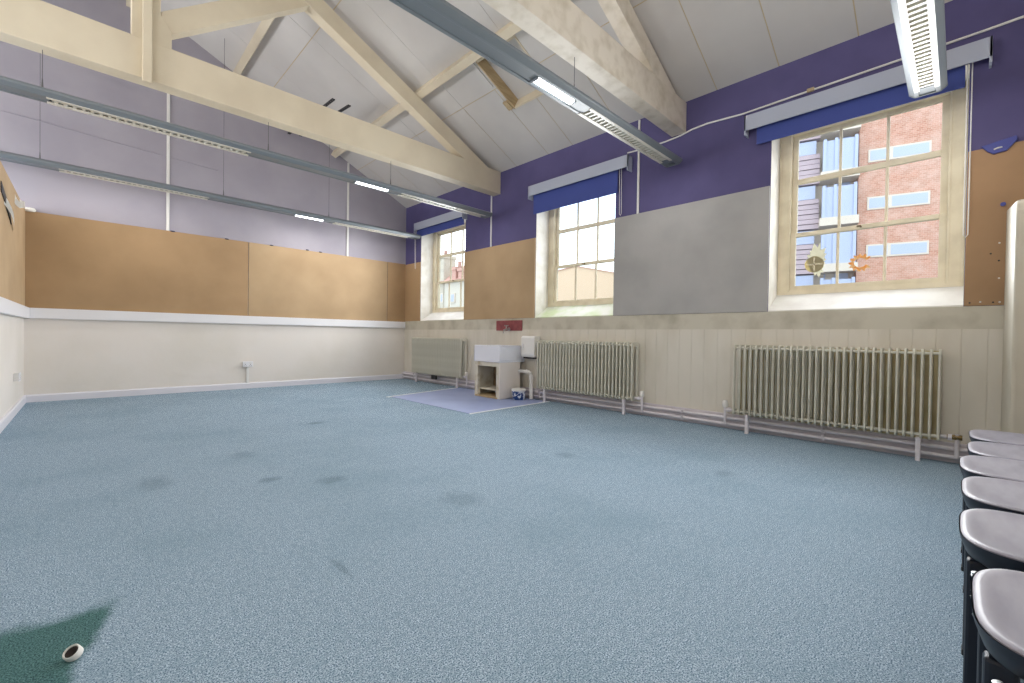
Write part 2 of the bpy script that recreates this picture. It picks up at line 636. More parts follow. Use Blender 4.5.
# rooflight well lined in bare wood
hw = thing('rooflight_hatch', (4.02, 4.14, roof_z(4.02)), 'open wood lined hatch in the ceiling beside the near strip light', 'hatch')
t = 0.02
for (x0, x1, y0, y1), nm in (((HX0, HX1, HY1 - t, HY1), 'side_lining'), ((HX0, HX1, HY0, HY0 + t), 'side_lining'),
                             ((HX0, HX0 + t, HY0 + t, HY1 - t), 'end_lining'), ((HX1 - t, HX1, HY0 + t, HY1 - t), 'end_lining')):
    bm = B()
    c = [(x0, y0), (x1, y0), (x1, y1), (x0, y1)]
    hexa(bm, [rp(x, y, -0.012) for x, y in c], [rp(x, y, 0.15) for x, y in c])
    obj(nm, bm, M['tan'] if y0 > 4.3 else M['beam'], hw)
bm = B()
c = [(HX0, HY0), (HX1, HY0), (HX1, HY1), (HX0, HY1)]
hexa(bm, [rp(x, y, 0.15) for x, y in c], [rp(x, y, 0.17) for x, y in c])
obj('top_cover', bm, M['ceil'], hw)
for x0, x1, y0, y1, m_ in ((3.62, 4.0, 4.545, 4.585, 'ceil'), (4.24, 4.37, 4.52, 4.60, 'tan')):
    bm = B()
    c = [(x0, y0), (x1, y0), (x1, y1), (x0, y1)]
    hexa(bm, [rp(x, y, -0.022) for x, y in c], [rp(x, y, -0.001) for x, y in c])
    obj('fixing_block', bm, M[m_], hw)

# ------------------------------------------------------------------ purlins
for px, lab in ((3.53, 'lower cream purlin running along the right slope between the trusses'), (1.80, 'upper cream purlin running high along the right slope')):
    for side in (1, -1):
        bm = B()
        mir = (lambda x: x) if side == 1 else (lambda x: 2 * RX - x)
        c = [(px, YN), (px + 0.095, YN), (px + 0.095, D), (px, D)]
        hexa(bm, [rp(mir(x), y, -0.105, side) for x, y in c], [rp(mir(x), y, -0.001, side) for x, y in c])
        o = struct('trim_%d' % (6 + (px < 3) + 2 * (side < 0)), bm, M['beam'], bevel=0.004,
                   label=lab if side == 1 else lab.replace('right', 'left'), cat='purlin')
bm = B()
box(bm, RX - 0.05, RX + 0.05, YN, D, roof_z(RX) - 0.25, roof_z(RX) - 0.002)
struct('trim_10', bm, M['beam'], label='cream ridge beam', cat='ridge beam')


# ------------------------------------------------------------------ roof trusses
def truss(y0, label, m, zb0, zt0):
    t = thing('roof_truss', (RX, y0 + TT / 2, zb0), label, 'roof truss')
    y1 = y0 + TT
    cubebox('tie_beam', WL + 0.002, W - 0.002, y0, y1, zb0, zt0, m, t, 0.006)
    # king post, widened at foot and head
    bm = B()
    zt = roof_z(RX) - 0.26
    pts = [(-0.155, zt0), (0.155, zt0), (0.155, zt0 + 0.17), (0.066, zt0 + 0.30), (0.066, zt - 0.5), (0.15, zt - 0.3), (0.15, zt - 0.14), (0.0, zt), (-0.15, zt - 0.14), (-0.15, zt - 0.3), (-0.155, zt - 0.5)]
    prism(bm, [(RX + a, z) for a, z in pts], 'y', y0 + 0.004, y1 - 0.004)
    obj('king_post', bm, m, t, 0.004)
    bm = B()
    box(bm, 0.382, 0.456, y0 - 0.055, y0, zb0 - 0.045, zt0 + 1.2)
    obj('strap', bm, m, t, 0.006)
    for s in (1, -1):
        mir = lambda x: RX + s * (x - RX)
        # principal rafter
        bm = B()
        top = lambda x: ZC + SL * (W - x) - 0.128
        xa, xe = RX + 0.12, W - 0.06
        xb = W - (zt0 + 0.0 - (ZC - 0.128 - 0.235)) / SL      # where the underside meets the tie
        pts = [(xa, top(xa)), (xe, top(xe)), (xe, zt0 - 0.01), (xb, zt0 - 0.01), (xa, top(xa) - 0.235)]
        prism(bm, [(mir(x), z) for x, z in pts], 'y', y0 + 0.012, y1 - 0.012)
        obj('rafter', bm, m, t, 0.004)
        if s < 0:
            continue
        # strut
        bm = B()
        zl = zt0 + 0.095
        xs, xe2 = RX + 0.07, 2.02
        k = 0.752
        pts = [(xs, zl), (xe2, zl + k * (xe2 - xs)), (xe2 - 0.19, zl + k * (xe2 - xs) + 0.135), (xs, zl + 0.25)]
        prism(bm, [(mir(x), z) for x, z in pts], 'y', y0 + 0.02, y1 - 0.02)
        obj('strut', bm, m, t, 0.004)
    return t


truss(T1, 'cream king post roof truss further from the camera', M['beam'], 3.495, 3.885)
truss(T2, 'pale mottled roof truss overhead beside the big strip light', M['beamlight'], 3.505, 3.862)


# ------------------------------------------------------------------ strip lights
def strip_light(yc, label, wires, xs=-3.9, xe=5.0, zb=3.06):
    t = thing('suspended_strip_light', (2.0, yc, zb), label, 'strip light', 'suspended strip lights')
    bm = B()
    # two side rails and a lid around an open trough
    for s in (1, -1):
        prism(bm, [(yc + s * a, zb + z) for a, z in ((0.05, 0.0), (0.078, 0.0), (0.116, 0.03), (0.116, 0.056), (0.085, 0.074), (0.05, 0.074))], 'x', xs, xe - 0.02)
    box(bm, xs, xe - 0.02, yc - 0.05, yc + 0.05, zb + 0.056, zb + 0.074)
    prism(bm, [(yc - 0.055, zb + 0.074), (yc + 0.055, zb + 0.074), (yc + 0.04, zb + 0.09), (yc - 0.04, zb + 0.09)], 'x', xs, xe - 0.02)
    h = obj('housing', bm, M['strip'], t, 0.004)
    bm = B()
    prism(bm, [(yc + a, zb + z) for a, z in ((-0.079, -0.002), (0.079, -0.002), (0.118, 0.029), (0.118, 0.057), (0.086, 0.076), (-0.086, 0.076), (-0.118, 0.057), (-0.118, 0.029))], 'x', xe - 0.02, xe)
    obj('end_cap', bm, M['strip'], t, 0.006)
    for a, b in ((-3.6, -0.25), (1.324, 2.59), (3.10, 3.3), (4.86, 4.97)):
        cubebox('cover_plate', a, b, yc - 0.049, yc + 0.049, zb + 0.006, zb + 0.014, M['strip'], t)
    for a, b in ((-0.234, 1.31), (3.31, 4.85)):
        bm = B()
        n = int((b - a) / 0.058)
        for i in range(n):
            x = a + (i + 0.5) * (b - a) / n
            box(bm, x - 0.011, x + 0.011, yc - 0.048, yc + 0.048, zb + 0.001, zb + 0.018)
        for s in (1, -1):
            box(bm, a - 0.03, b + 0.03, yc + s * 0.060 - 0.016, yc + s * 0.060 + 0.016, zb - 0.005, zb + 0.012)
        box(bm, a, b, yc - 0.049, yc + 0.049, zb + 0.018, zb + 0.024)
        obj('louvre', bm, M['louvre'], t)
    bm = B()
    prism(bm, [(yc + 0.036 * math.cos(PI * k / 8), zb + 0.012 - 0.022 * math.sin(PI * k / 8)) for k in range(9)], 'x', 2.602, 3.08)
    obj('lamp', bm, M['tube'], t)
    for a in (2.59, 3.08):
        cubebox('lamp_holder', a, a + 0.012, yc - 0.044, yc + 0.044, zb - 0.012, zb + 0.02, M['strip'], t, 0.003)
    for x, zt in wires:
        bm = B()
        tube(bm, [(x, yc, zb + 0.088), (x, yc, zt)], 0.0028, 6)
        tube(bm, [(x, yc, zb + 0.088), (x, yc, zb + 0.18)], 0.009, 6, 0.004)
        obj('suspension_wire', bm, M['wire'], t)
    return t


YA, YB, YC_, YD = 0.215, 2.445, 5.762, 8.157
strip_light(YA, 'pale strip light end seen overhead in front of the nearest window', [(x, roof_z(x)) for x in (1.53, 3.13)])
strip_light(YB, 'large grey strip light with glowing tube below the near truss', [(x, 3.506) for x in (-0.29, 1.535, 3.118)], xe=5.06, zb=3.085)
strip_light(YC_, 'grey strip light with glowing tube below the far truss', [(x, 3.496) for x in (-0.29, 1.535, 3.131)])
strip_light(YD, 'strip light with glowing tube nearest the lavender end wall', [(x, roof_z(x)) for x in (-0.43, 1.54, 3.19)], xe=5.09)


# ------------------------------------------------------------------ windows, blinds
def make_window(k, a, b):
    """sash window between y=a and y=b; real frame, bars and panes"""
    XF = W + 0.315
    zb, zt = 1.53, WZ1
    bm = B()
    box(bm, XF, W + 0.43, b - 0.115, b, zb, zt)           # box frame, left
    box(bm, XF, W + 0.43, a, a + 0.115, zb, zt)
    box(bm, XF, W + 0.43, a, b, zt - 0.06, zt)
    box(bm, XF - 0.005, W + 0.43, a, b, zb - 0.03, zb + 0.022)
    for s, q in ((1, b - 0.115), (-1, a + 0.115)):         # parting beads
        box(bm, XF - 0.012, XF, min(q, q + s * 0.018), max(q, q + s * 0.018), zb, zt)
        box(bm, XF - 0.012, XF, min(q + s * 0.095, q + s * 0.113), max(q + s * 0.095, q + s * 0.113), zb, zt)
    fr = struct('window_%d' % k, bm, M['frame'], bevel=0.004, label='cream painted sash window %s' % ('nearest the camera', 'in the middle', 'farthest away')[k - 1], cat='window')
    y0, y1 = a + 0.115, b - 0.115
    g0, g1 = y0 + 0.05, y1 - 0.05
    for nm, z0, z1, xo in (('lower_sash', zb + 0.022, 2.17, 0.0), ('upper_sash', 2.13, zt - 0.06, 0.035)):
        bm = B()
        xa, xb = XF + 0.012 + xo, XF + 0.05 + xo
        box(bm, xa, xb, y0, g0, z0, z1)
        box(bm, xa, xb, g1, y1, z0, z1)
        box(bm, xa, xb, g0, g1, z0, z0 + 0.042)
        box(bm, xa, xb, g0, g1, z1 - 0.042, z1)
        if nm == 'upper_sash':
            box(bm, xa, xb, g0, g1, 2.705, 2.76)
        for q in (1, 2):
            yy = g0 + (g1 - g0) * q / 3
            box(bm, xa + 0.006, xb - 0.004, yy - 0.012, yy + 0.012, z0 + 0.04, z1 - 0.04)
        s = obj(nm, bm, M['frame'], fr, 0.004)
        bm = B()
        box(bm, (xa + xb) / 2 - 0.002, (xa + xb) / 2 + 0.002, g0 + 0.001, g1 - 0.001, z0 + 0.041, z1 - 0.041)
        obj('glass', bm, M['glass'], s)
    bm = B()
    ym = (a + b) / 2
    tube(bm, [(XF + 0.005, ym, 2.145), (XF - 0.02, ym, 2.15), (XF - 0.02, ym + 0.03, 2.15)], 0.008, 8)
    obj('sash_catch', bm, M['brass'], fr, smooth=True)
    # sloping plaster sill
    bm = B()
    prism(bm, [(W, WZ0 - 0.02), (W + 0.45, WZ0 - 0.02), (W + 0.45, zb - 0.03), (XF - 0.005, zb - 0.03), (W - 0.004, WZ0 - 0.0)], 'y', a, b)
    struct('window_sill', bm, M['sillgreen'] if k == 2 else M['sill'], fr)
    return fr


for k, (a, b) in enumerate(WINS):
    make_window(k + 1, a, b)

BLINDS = [(-0.147, 1.664, 3.115, 0.0, 1.555, 'royal blue roller blind over the nearest window', [(-0.014, 3.25, 1.87), (-0.04, 3.25, 1.87)]),
          (3.08, 4.895, 2.985, 3.27, 4.826, 'royal blue roller blind over the middle window', [(3.215, 3.25, 2.66), (3.245, 3.25, 2.66)]),
          (6.60, 8.325, 3.14, 6.64, 8.30, 'royal blue roller blind over the farthest window', [(8.36, 3.25, 2.45), (8.39, 3.25, 2.45)])]
for p0, p1, zb, f0, f1, lab, cords in BLINDS:
    t = thing('roller_blind', (W, (p0 + p1) / 2, 3.3), lab, 'blind', 'roller blinds over the windows')
    bm = B()
    box(bm, W - 0.115, W - 0.1, p0, p1, 3.26, 3.42)
    box(bm, W - 0.1, W - 0.002, p0, p1, 3.405, 3.42)
    box(bm, W - 0.115, W - 0.002, p0, p0 + 0.016, 3.215, 3.42)
    box(bm, W - 0.115, W - 0.002, p1 - 0.016, p1, 3.215, 3.42)
    obj('pelmet', bm, M['pelmet'], t, 0.002)
    bm = B()
    tube(bm, [(W - 0.05, f0, 3.345), (W - 0.05, f1, 3.345)], 0.035, 16)
    box(bm, W - 0.052, W - 0.049, f0, f1, zb, 3.345)
    fb = obj('blind_fabric', bm, M['blind'], t)
    bm = B()
    box(bm, W - 0.056, W - 0.045, f0, f1, zb - 0.014, zb + 0.006)
    obj('bottom_bar', bm, M['blind'], fb, 0.003)
    bm = B()
    (ya, z1, z0), (yb, _, _) = cords
    tube(bm, [(W - 0.05, ya, z1 + 0.1), (W - 0.035, ya, z0 + 0.02), (W - 0.035, (ya + yb) / 2, z0), (W - 0.035, yb, z0 + 0.02), (W - 0.05, yb, z1 + 0.1)], 0.004, 6)
    obj('pull_cord', bm, M['white'], t)


# ------------------------------------------------------------------ pinboards
def wall_board(x0, x1, y0, y1, z0, z1, m, lab, screws=0):
    bm = B()
    box(bm, x0, x1, y0, y1, z0, z1)
    return tag(obj('pinboard', bm, m, None, 0.003), lab, 'board')


g = 0.004
wall_board(L + 0.012, 2.05 - g, D - 0.014, D - 0.001, RAIL1 + 0.002, BT, M['board'], 'left brown hardboard panel on the lavender end wall')
wall_board(2.05 + g, 4.745 - g, D - 0.014, D - 0.001, RAIL1 + 0.002, BT, M['boardlight'], 'middle tan hardboard panel on the lavender end wall')
wall_board(4.745 + g, W - 0.012, D - 0.014, D - 0.001, RAIL1 + 0.002, BT, M['board'], 'narrow brown hardboard strip in the corner of the end wall')
wall_board(L + 0.001, L + 0.012, YN, D, RAIL1 + 0.002, 2.615, M['boardlight'], 'long tan hardboard panel along the left partition')
wall_board(W - 0.014, W - 0.001, 8.205, D, 1.304, 2.59, M['board'], 'narrow brown hardboard left of the farthest window')
wall_board(W - 0.022, W - 0.001, 4.808, 6.648, 1.304, 2.60, M['boardlight'], 'brown hardboard panel between the farthest and middle windows')
wall_board(W - 0.022, W - 0.001, 1.428, 3.326, 1.304, 2.64, M['grey'], 'large grey painted board between the middle and nearest windows')
wall_board(W - 0.018, W - 0.001, -0.60, -0.028, 1.306, 2.575, M['boarddark'], 'dark brown hardboard right of the nearest window')

# leftovers on the boards
for i, (p, lab) in enumerate([((0.98, D - 0.016, 2.60), 'a'), ((1.72, D - 0.016, 2.60), 'a'), ((2.42, D - 0.016, 2.60), 'a'), ((3.05, D - 0.016, 2.61), 'a'), ((3.3, D - 0.016, 2.605), 'a')]):
    bm = B()
    lathe(bm, [(0.0, -0.012), (0.02, -0.008), (0.026, 0.0), (0.018, 0.01), (0.0, 0.013)], p, 10, Matrix.Diagonal((1.3, 0.6, 0.8)))
    tag(obj('putty_lump', bm, M['putty'], None, smooth=True), 'small dark putty lump on the top edge of the end wall boards', 'putty', 'putty lumps on the end wall boards')
bm = B()
prism(bm, [(-0.10, 2.59), (-0.29, 2.625), (-0.295, 2.59), (-0.24, 2.52), (-0.17, 2.51), (-0.135, 2.54)], 'x', W - 0.036, W - 0.018)
hk = tag(obj('wall_bracket', bm, M['bluetack'], None, 0.004), 'blue plastic bracket at the top of the dark brown board', 'bracket')
bm = B()
tube(bm, [(W - 0.037, -0.17, 2.545), (W - 0.04, -0.19, 2.552), (W - 0.037, -0.215, 2.553)], 0.006, 8)
obj('white_slot', bm, M['white'], hk, smooth=True)  # white reflection on the blue plastic, modelled as a painted glint
bm = B()
lathe(bm, [(0.0, 0.0), (0.006, 0.0), (0.006, 0.012), (0.016, 0.016), (0.016, 0.022), (0.0, 0.024)], (W - 0.018, -0.228, 2.10), 12, Matrix.Rotation(-PI / 2, 3, 'Y'))
tag(obj('push_pin', bm, M['bluetack'], None, smooth=True), 'blue push pin in the dark brown board', 'pin')
for i, (yy, zz) in enumerate([(-0.06, 1.33), (-0.12, 1.335), (-0.19, 1.33), (-0.225, 1.33), (-0.17, 1.72), (-0.215, 1.80), (-0.215, 1.66), (-0.218, 1.52)]):
    bm = B()
    lathe(bm, [(0.0, 0.0), (0.007, 0.0), (0.006, 0.003), (0.0, 0.0045)], (W - 0.0172, yy, zz), 10, Matrix.Rotation(-PI / 2, 3, 'Y'))
    tag(obj('screw_head', bm, M['white'] if i % 2 else M['black'], None, smooth=True), 'small screw head along the edge of the dark brown board', 'screw', 'screws in the dark brown board')

# torn paper on the left partition board
bm = B()
yb, zb_ = 7.0, 2.36
grid = []
for i in range(7):
    u = i / 6
    c = Vector((L + 0.0125 + 0.03 * math.sin(u * 3.0), 6.72 + 0.72 * u, 2.30 - 0.17 * u - 0.02 * u * u))
    wv = 0.05 * (1 - 0.5 * u)
    grid.append([bm.verts.new(c + Vector((0, 0.02 * s, s * wv))) for s in (-1, -0.3, 0.4, 1)])
for i in range(6):
    for k in range(3):
        bm.faces.new((grid[i][k], grid[i][k + 1], grid[i + 1][k + 1], grid[i + 1][k]))
bmesh.ops.solidify(bm, geom=bm.faces[:], thickness=0.002)
pp = tag(obj('torn_notice', bm, M['paper'], None, smooth=True), 'torn curled white notice hanging from the left partition board', 'paper')
bm = B()
prism(bm, [(6.45, 2.33), (6.8, 2.26), (7.25, 2.14), (7.2, 2.22), (6.8, 2.35), (6.45, 2.42)], 'x', L + 0.012, L + 0.02)
obj('black_backing', bm, M['black'], pp)
for i, (yy, zz, rot, lab) in enumerate([(8.1, 2.54, 0.15, 'white scrap of torn paper high on the left partition board, nearer the end wall'), (7.6, 2.50, -0.4, 'white scrap of torn paper beside the curled notice')]):
    bm = B()
    g0 = []
    for a in range(5):
        u = a / 4
        g0.append([bm.verts.new(Vector((L + 0.014 + 0.035 * u * u, yy + 0.13 * u * math.cos(rot) - s * 0.05 * math.sin(rot), zz + 0.14 * u * math.sin(rot) + s * (0.055 - 0.02 * u)))) for s in (-1, 0.2, 1)])
    for a in range(4):
        for k in range(2):
            bm.faces.new((g0[a][k], g0[a][k + 1], g0[a + 1][k + 1], g0[a + 1][k]))
    bmesh.ops.solidify(bm, geom=bm.faces[:], thickness=0.002)
    tag(obj('paper_scrap', bm, M['paper'], None, smooth=True), lab, 'paper')
bm = B()
lathe(bm, [(0.0, -0.03), (0.05, -0.022), (0.062, 0.0), (0.045, 0.025), (0.0, 0.034)], (L + 0.055, D - 0.028, 2.615), 14, Matrix.Diagonal((0.95, 0.45, 1.0)))
tag(obj('crumpled_tissue', bm, M['paper'], None, smooth=True), 'white crumpled wad on top of the end wall board in the left corner', 'paper')

# ------------------------------------------------------------------ conduits and cables
for p, q, lab, nm in (((0.918, D - 0.016, BT), (0.918, D - 0.016, roof_z(0.918) - 0.01), 'white vertical conduit on the end wall behind the king post', 'conduit'),
                      ((3.842, D - 0.016, BT), (3.842, D - 0.016, roof_z(3.842) - 0.01), 'white vertical conduit on the end wall near the right corner', 'conduit'),
                      ((W - 0.016, 5.90, BT), (W - 0.016, 5.90, ZC - 0.01), 'white vertical conduit between the farthest and middle windows', 'conduit'),
                      ((W - 0.016, 2.982, 2.64), (W - 0.016, 2.982, ZC - 0.01), 'white vertical conduit above the grey board', 'conduit')):
    bm = B()
    x, y, z0 = p
    if abs(x - W) < 0.1:
        box(bm, W - 0.018, W - 0.001, y - 0.014, y + 0.014, z0, q[2])
    else:
        box(bm, x - 0.02, x + 0.02, D - 0.018, D - 0.001, z0, q[2])
    tag(obj(nm, bm, M['white'], None, 0.004), lab, 'conduit')
bm = B()
tube(bm, [(W - 0.012, 3.15, 3.485), (W - 0.012, 3.0, 3.478), (W - 0.024, 2.98, 3.476), (W - 0.012, 2.9, 3.476), (W - 0.012, 2.62, 3.47), (W - 0.012, 2.42, 3.485), (W - 0.012, 2.28, 3.515), (W - 0.012, 2.1, 3.525), (W - 0.012, 1.72, 3.50), (W - 0.012, 0.8, 3.515), (W - 0.012, -0.1, 3.53), (W - 0.012, YN, 3.55)], 0.010, 8)
cb = tag(obj('wall_cable', bm, M['white'], None, smooth=True), 'white cable running along the purple wall above the nearest blind', 'cable')
bm = B()
box(bm, W - 0.03, W - 0.001, 1.05, 1.11, 3.50, 3.53)
obj('cable_clip', bm, M['tan'], cb)
bm = B()
tube(bm, [(L - 2.0, D - 0.006, 3.92), (-0.6, D - 0.006, 3.86), (0.4, D - 0.006, 3.80), (1.6, D - 0.006, 3.74)], 0.005, 6)
tag(obj('thin_cable', bm, M['cablegrey'], None), 'thin cable sagging across the lavender end wall', 'cable')

# black slotted rails fixed to the end wall and hung from the ceiling
for xx, ya, za, zb_, lab in ((2.70, 6.76, 4.585, 4.725, 'black slotted rail above the far tie beam, the one nearer the ridge'), (2.905, 6.66, 4.53, 4.755, 'black slotted rail above the far tie beam, the one nearer the windows')):
    rz = lambda y: za + (zb_ - za) * (y - ya) / (D - 0.002 - ya)
    bm = B()
    for dx in (-0.016, 0.016):
        hexa(bm, [(xx + dx - 0.005, ya, rz(ya)), (xx + dx + 0.005, ya, rz(ya)), (xx + dx + 0.005, D - 0.002, rz(D)), (xx + dx - 0.005, D - 0.002, rz(D))],
             [(xx + dx - 0.005, ya, rz(ya) + 0.02), (xx + dx + 0.005, ya, rz(ya) + 0.02), (xx + dx + 0.005, D - 0.002, rz(D) + 0.02), (xx + dx - 0.005, D - 0.002, rz(D) + 0.02)])
    n = 30
    for i in range(n):
        yy = ya + 0.01 + i * (D - 0.03 - ya) / (n - 1)
        box(bm, xx - 0.0165, xx + 0.0165, yy - 0.014, yy + 0.014, rz(yy) + 0.004, rz(yy) + 0.014)
    rl = tag(obj('slotted_rail', bm, M['black'], None), lab, 'rail')
    bm = B()
    tube(bm, [(xx, ya + 1.3, rz(ya + 1.3) + 0.01), (xx, ya + 1.3, roof_z(xx) + 0.002)], 0.003, 6)
    obj('hanger_rod', bm, M['wire'], rl)


# ------------------------------------------------------------------ sockets
def socket(loc, axis, label, pipe):
    t = thing('power_socket', loc, label, 'socket')
    x, y, z = loc
    f = lambda a0, a1, d0, d1, z0, z1: (x + a0, x + a1, y - d1, y - d0, z + z0, z + z1) if axis == 'y' else (x + d0, x + d1, y + a0, y + a1, z + z0, z + z1)
    cubebox('back_box', *f(-0.075, 0.075, 0.0, 0.04, -0.045, 0.045), M['white'], t, 0.004)
    cubebox('face_plate', *f(-0.08, 0.08, 0.04, 0.05, -0.05, 0.05), M['rail'], t, 0.004)
    for s in (-0.04, 0.04):
        cubebox('switch', *f(s - 0.01, s + 0.01, 0.05, 0.056, 0.01, 0.03), M['white'], t, 0.002)
        bm = B()
        for a, b, z0, z1 in ((-0.004, 0.004, -0.012, 0.0), (-0.018, -0.01, -0.032, -0.024), (0.01, 0.018, -0.032, -0.024)):
            box(bm, *f(s + a, s + b, 0.0495, 0.0506, z0, z1))
        obj('pin_holes', bm, M['darkhole'], t)
    if pipe:
        cubebox('conduit', *f(-0.02, 0.02, 0.0, 0.018, 0.1 - z, -0.045), M['white'], t, 0.003)


socket((2.045, D - 0.006, 0.435), 'y', 'white double socket with conduit low on the end wall', True)
socket((L + 0.0, 7.72, 0.435), 'x', 'white double socket low on the left partition', False)


# ------------------------------------------------------------------ radiators
def radiator(y0, y1, n, label, valves, z0=0.19, z1=0.945):
    ymid = (y0 + y1) / 2
    t = thing('column_radiator', (5.08, ymid, 0), label, 'radiator', 'column radiators under the windows')
    bm = B()
    for xc in (5.018, 5.142):
        ring = []
        for zz, k in ((z0 + 0.045, 1), (z1 - 0.045, 1)):
            ring.append([(xc + 0.028 * math.cos(2 * PI * q / 12), 0.0105 * math.sin(2 * PI * q / 12), zz) for q in range(12)])
        loft(bm, ring)
    # rounded headers
    for zc, s in ((z1 - 0.035, 1), (z0 + 0.035, -1)):
        prof = [(4.993, zc - s * 0.02), (4.993, zc + s * 0.012), (5.004, zc + s * 0.028), (5.025, zc + s * 0.035), (5.135, zc + s * 0.035), (5.156, zc + s * 0.028), (5.167, zc + s * 0.012), (5.167, zc - s * 0.02)]
        prism(bm, prof, 'y', -0.0085, 0.0085)
    bmesh.ops.translate(bm, verts=bm.verts, vec=(-5.08, 0, 0))
    first = obj('radiator_section', bm, M['rad'], t, 0.003, local=True)
    p = (y1 - y0 - 0.02) / (n - 1)
    for i in range(n):
        s = first if i == 0 else first.copy()
        if i:
            COL.objects.link(s)
            s.parent = t
        s.location = (0, y0 + 0.01 + i * p - ymid, 0)
    for xc, zc in ((5.035, z1 - 0.035), (5.035, z0 + 0.035)):
        bm = B()
        tube(bm, [(xc, y0 + 0.005, zc), (xc, y1 - 0.005, zc)], 0.013, 10)
        obj('header_tube', bm, M['rad'], t, smooth=True)
    for yy in (y0 + 0.13, y1 - 0.14):
        bm = B()
        prism(bm, [(5.01, 0.0), (5.05, 0.0), (5.045, 0.1), (5.06, z0 + 0.01), (5.005, z0 + 0.01), (5.015, 0.1)], 'y', yy - 0.016, yy + 0.016)
        obj('foot', bm, M['pipe'], t, 0.004)
    for side, col in valves:
        yy = y0 if side < 0 else y1
        s = side
        bm = B()
        tube(bm, [(5.08, yy + s * 0.0, 0.225), (5.08, yy + s * 0.1, 0.225)], 0.016, 10)
        tube(bm, [(5.08, yy + s * 0.1, 0.255), (5.08, yy + s * 0.1, 0.06)], 0.014, 10)
        tube(bm, [(5.08, yy + s * 0.045, 0.225), (5.08, yy + s * 0.07, 0.225)], 0.026, 8)
        v = obj('valve', bm, M['pipe'], t, smooth=True)
        bm = B()
        if col == 'brass':
            tube(bm, [(5.08, yy + s * 0.04, 0.228), (5.08, yy + s * 0.13, 0.228)], 0.021, 10)
            tube(bm, [(5.06, yy + s * 0.09, 0.228), (5.03, yy + s * 0.09, 0.225)], 0.012, 8)
        else:
            lathe(bm, [(0.0, 0.25), (0.026, 0.25), (0.03, 0.27), (0.028, 0.315), (0.02, 0.325), (0.0, 0.327)], (5.08, yy + s * 0.1, 0), 16)
        obj('valve_head', bm, M['brass'] if col == 'brass' else M['white'], v, smooth=True)
    return t


radiator(0.09, 1.695, 31, 'cream column radiator under the nearest window, with a brass valve', [(-1, 'brass'), (1, 'plain')])
radiator(2.91, 4.56, 30, 'cream column radiator under the middle window, right of the sink', [(-1, 'plain')])
r1 = radiator(6.50, 8.20, 31, 'cream column radiator under the farthest window, left of the sink', [(-1, 'plain')])
bm = B()
box(bm, 4.985, 5.03, 7.28, 7.44, 0.11, 0.19)
obj('air_vent_box', bm, M['black'], r1, 0.01)

for zc, lab in ((0.055, 'lower lilac grey heating pipe along the window wall'), (0.125, 'upper lilac grey heating pipe along the window wall')):
    bm = B()
    tube(bm, [(W - 0.075, YN, zc), (W - 0.075, D - 0.03, zc)], 0.017, 10)
    pi_ = tag(obj('heating_pipe', bm, M['pipe'], None, smooth=True), lab, 'pipe')
    for yy in (0.9, 2.3, 4.6, 6.1, 8.3):
        bm = B()
        box(bm, W - 0.1, W - 0.034, yy - 0.012, yy + 0.012, zc - 0.024, zc + 0.024)
        obj('pipe_bracket', bm, M['lowskirt'], pi_, 0.004)

bm = B()
box(bm, W - 0.0185, W - 0.0155, 0.11, 1.68, 0.17, 0.93)
struct('trim_11', bm, M['olive'], label='unpainted olive patch of boarding behind the nearest radiator', cat='panelling')

# ------------------------------------------------------------------ sink, mat and things beside
mt = thing('vinyl_mat', (4.3, 5.3, 0), 'lilac blue vinyl mat with white end strips in front of the sink', 'mat')
bm = B()
prism(bm, [(3.50, 4.345), (5.10, 4.40), (5.10, 6.62), (3.49, 6.30)], 'z', 0.0005, 0.005)
obj('mat_sheet', bm, M['vinyl'], mt)
bm = B()
prism(bm, [(3.48, 4.31), (5.10, 4.37), (5.10, 4.40), (3.50, 4.345)], 'z', 0.0005, 0.008)
obj('edge_strip', bm, M['edge'], mt)
bm = B()
prism(bm, [(3.42, 6.30), (5.0, 6.615), (5.0, 6.655), (3.41, 6.34)], 'z', 0.0005, 0.008)
obj('edge_strip', bm, M['edge'], mt)

sk = thing('butler_sink', (4.9, 5.32, 0), 'white ceramic butler sink on a worn white timber stand', 'sink')
X0, Y0, Y1_ = 4.625, 5.0, 5.635
XB = 5.185
bm = B()
box(bm, X0, XB, Y0, Y1_, 0.58, 0.61)
box(bm, X0, X0 + 0.045, Y0, Y1_, 0.61, 0.848)
box(bm, XB - 0.045, XB, Y0, Y1_, 0.61, 0.848)
box(bm, X0 + 0.045, XB - 0.045, Y0, Y0 + 0.045, 0.61, 0.848)
box(bm, X0 + 0.045, XB - 0.045, Y1_ - 0.045, Y1_, 0.61, 0.848)
bmesh.ops.remove_doubles(bm, verts=bm.verts, dist=1e-5)
obj('basin', bm, M['ceramic'], sk, 0.008, seg=3)
bm = B()
for y_, z_ in (((Y0 + 0.02), 0.006), (Y1_ - 0.085, 0.006)):
    box(bm, X0 + 0.01, X0 + 0.07, y_, y_ + 0.075, z_, 0.51)
box(bm, X0 + 0.01, X0 + 0.07, Y0 + 0.02, Y1_ - 0.01, 0.51, 0.575)
obj('front_frame', bm, M['sinkwood'], sk, 0.004)
cubebox('side_panel', X0 + 0.005, 5.08, Y0, Y0 + 0.02, 0.006, 0.58, M['cream'], sk, 0.003)
cubebox('side_panel', X0 + 0.07, 5.08, Y1_ - 0.03, Y1_ - 0.01, 0.006, 0.58, M['sinkwood'], sk, 0.003)
bm = B()
for i in range(9):
    yy = Y0 + 0.03 + i * 0.064
    box(bm, 5.03, 5.05, yy, yy + 0.056, 0.1, 0.58)
obj('back_slats', bm, M['darkwood'], sk)
cubebox('shelf', X0 + 0.07, 5.03, Y0 + 0.02, Y1_ - 0.03, 0.12, 0.145, M['sinkwood'], sk, 0.003)
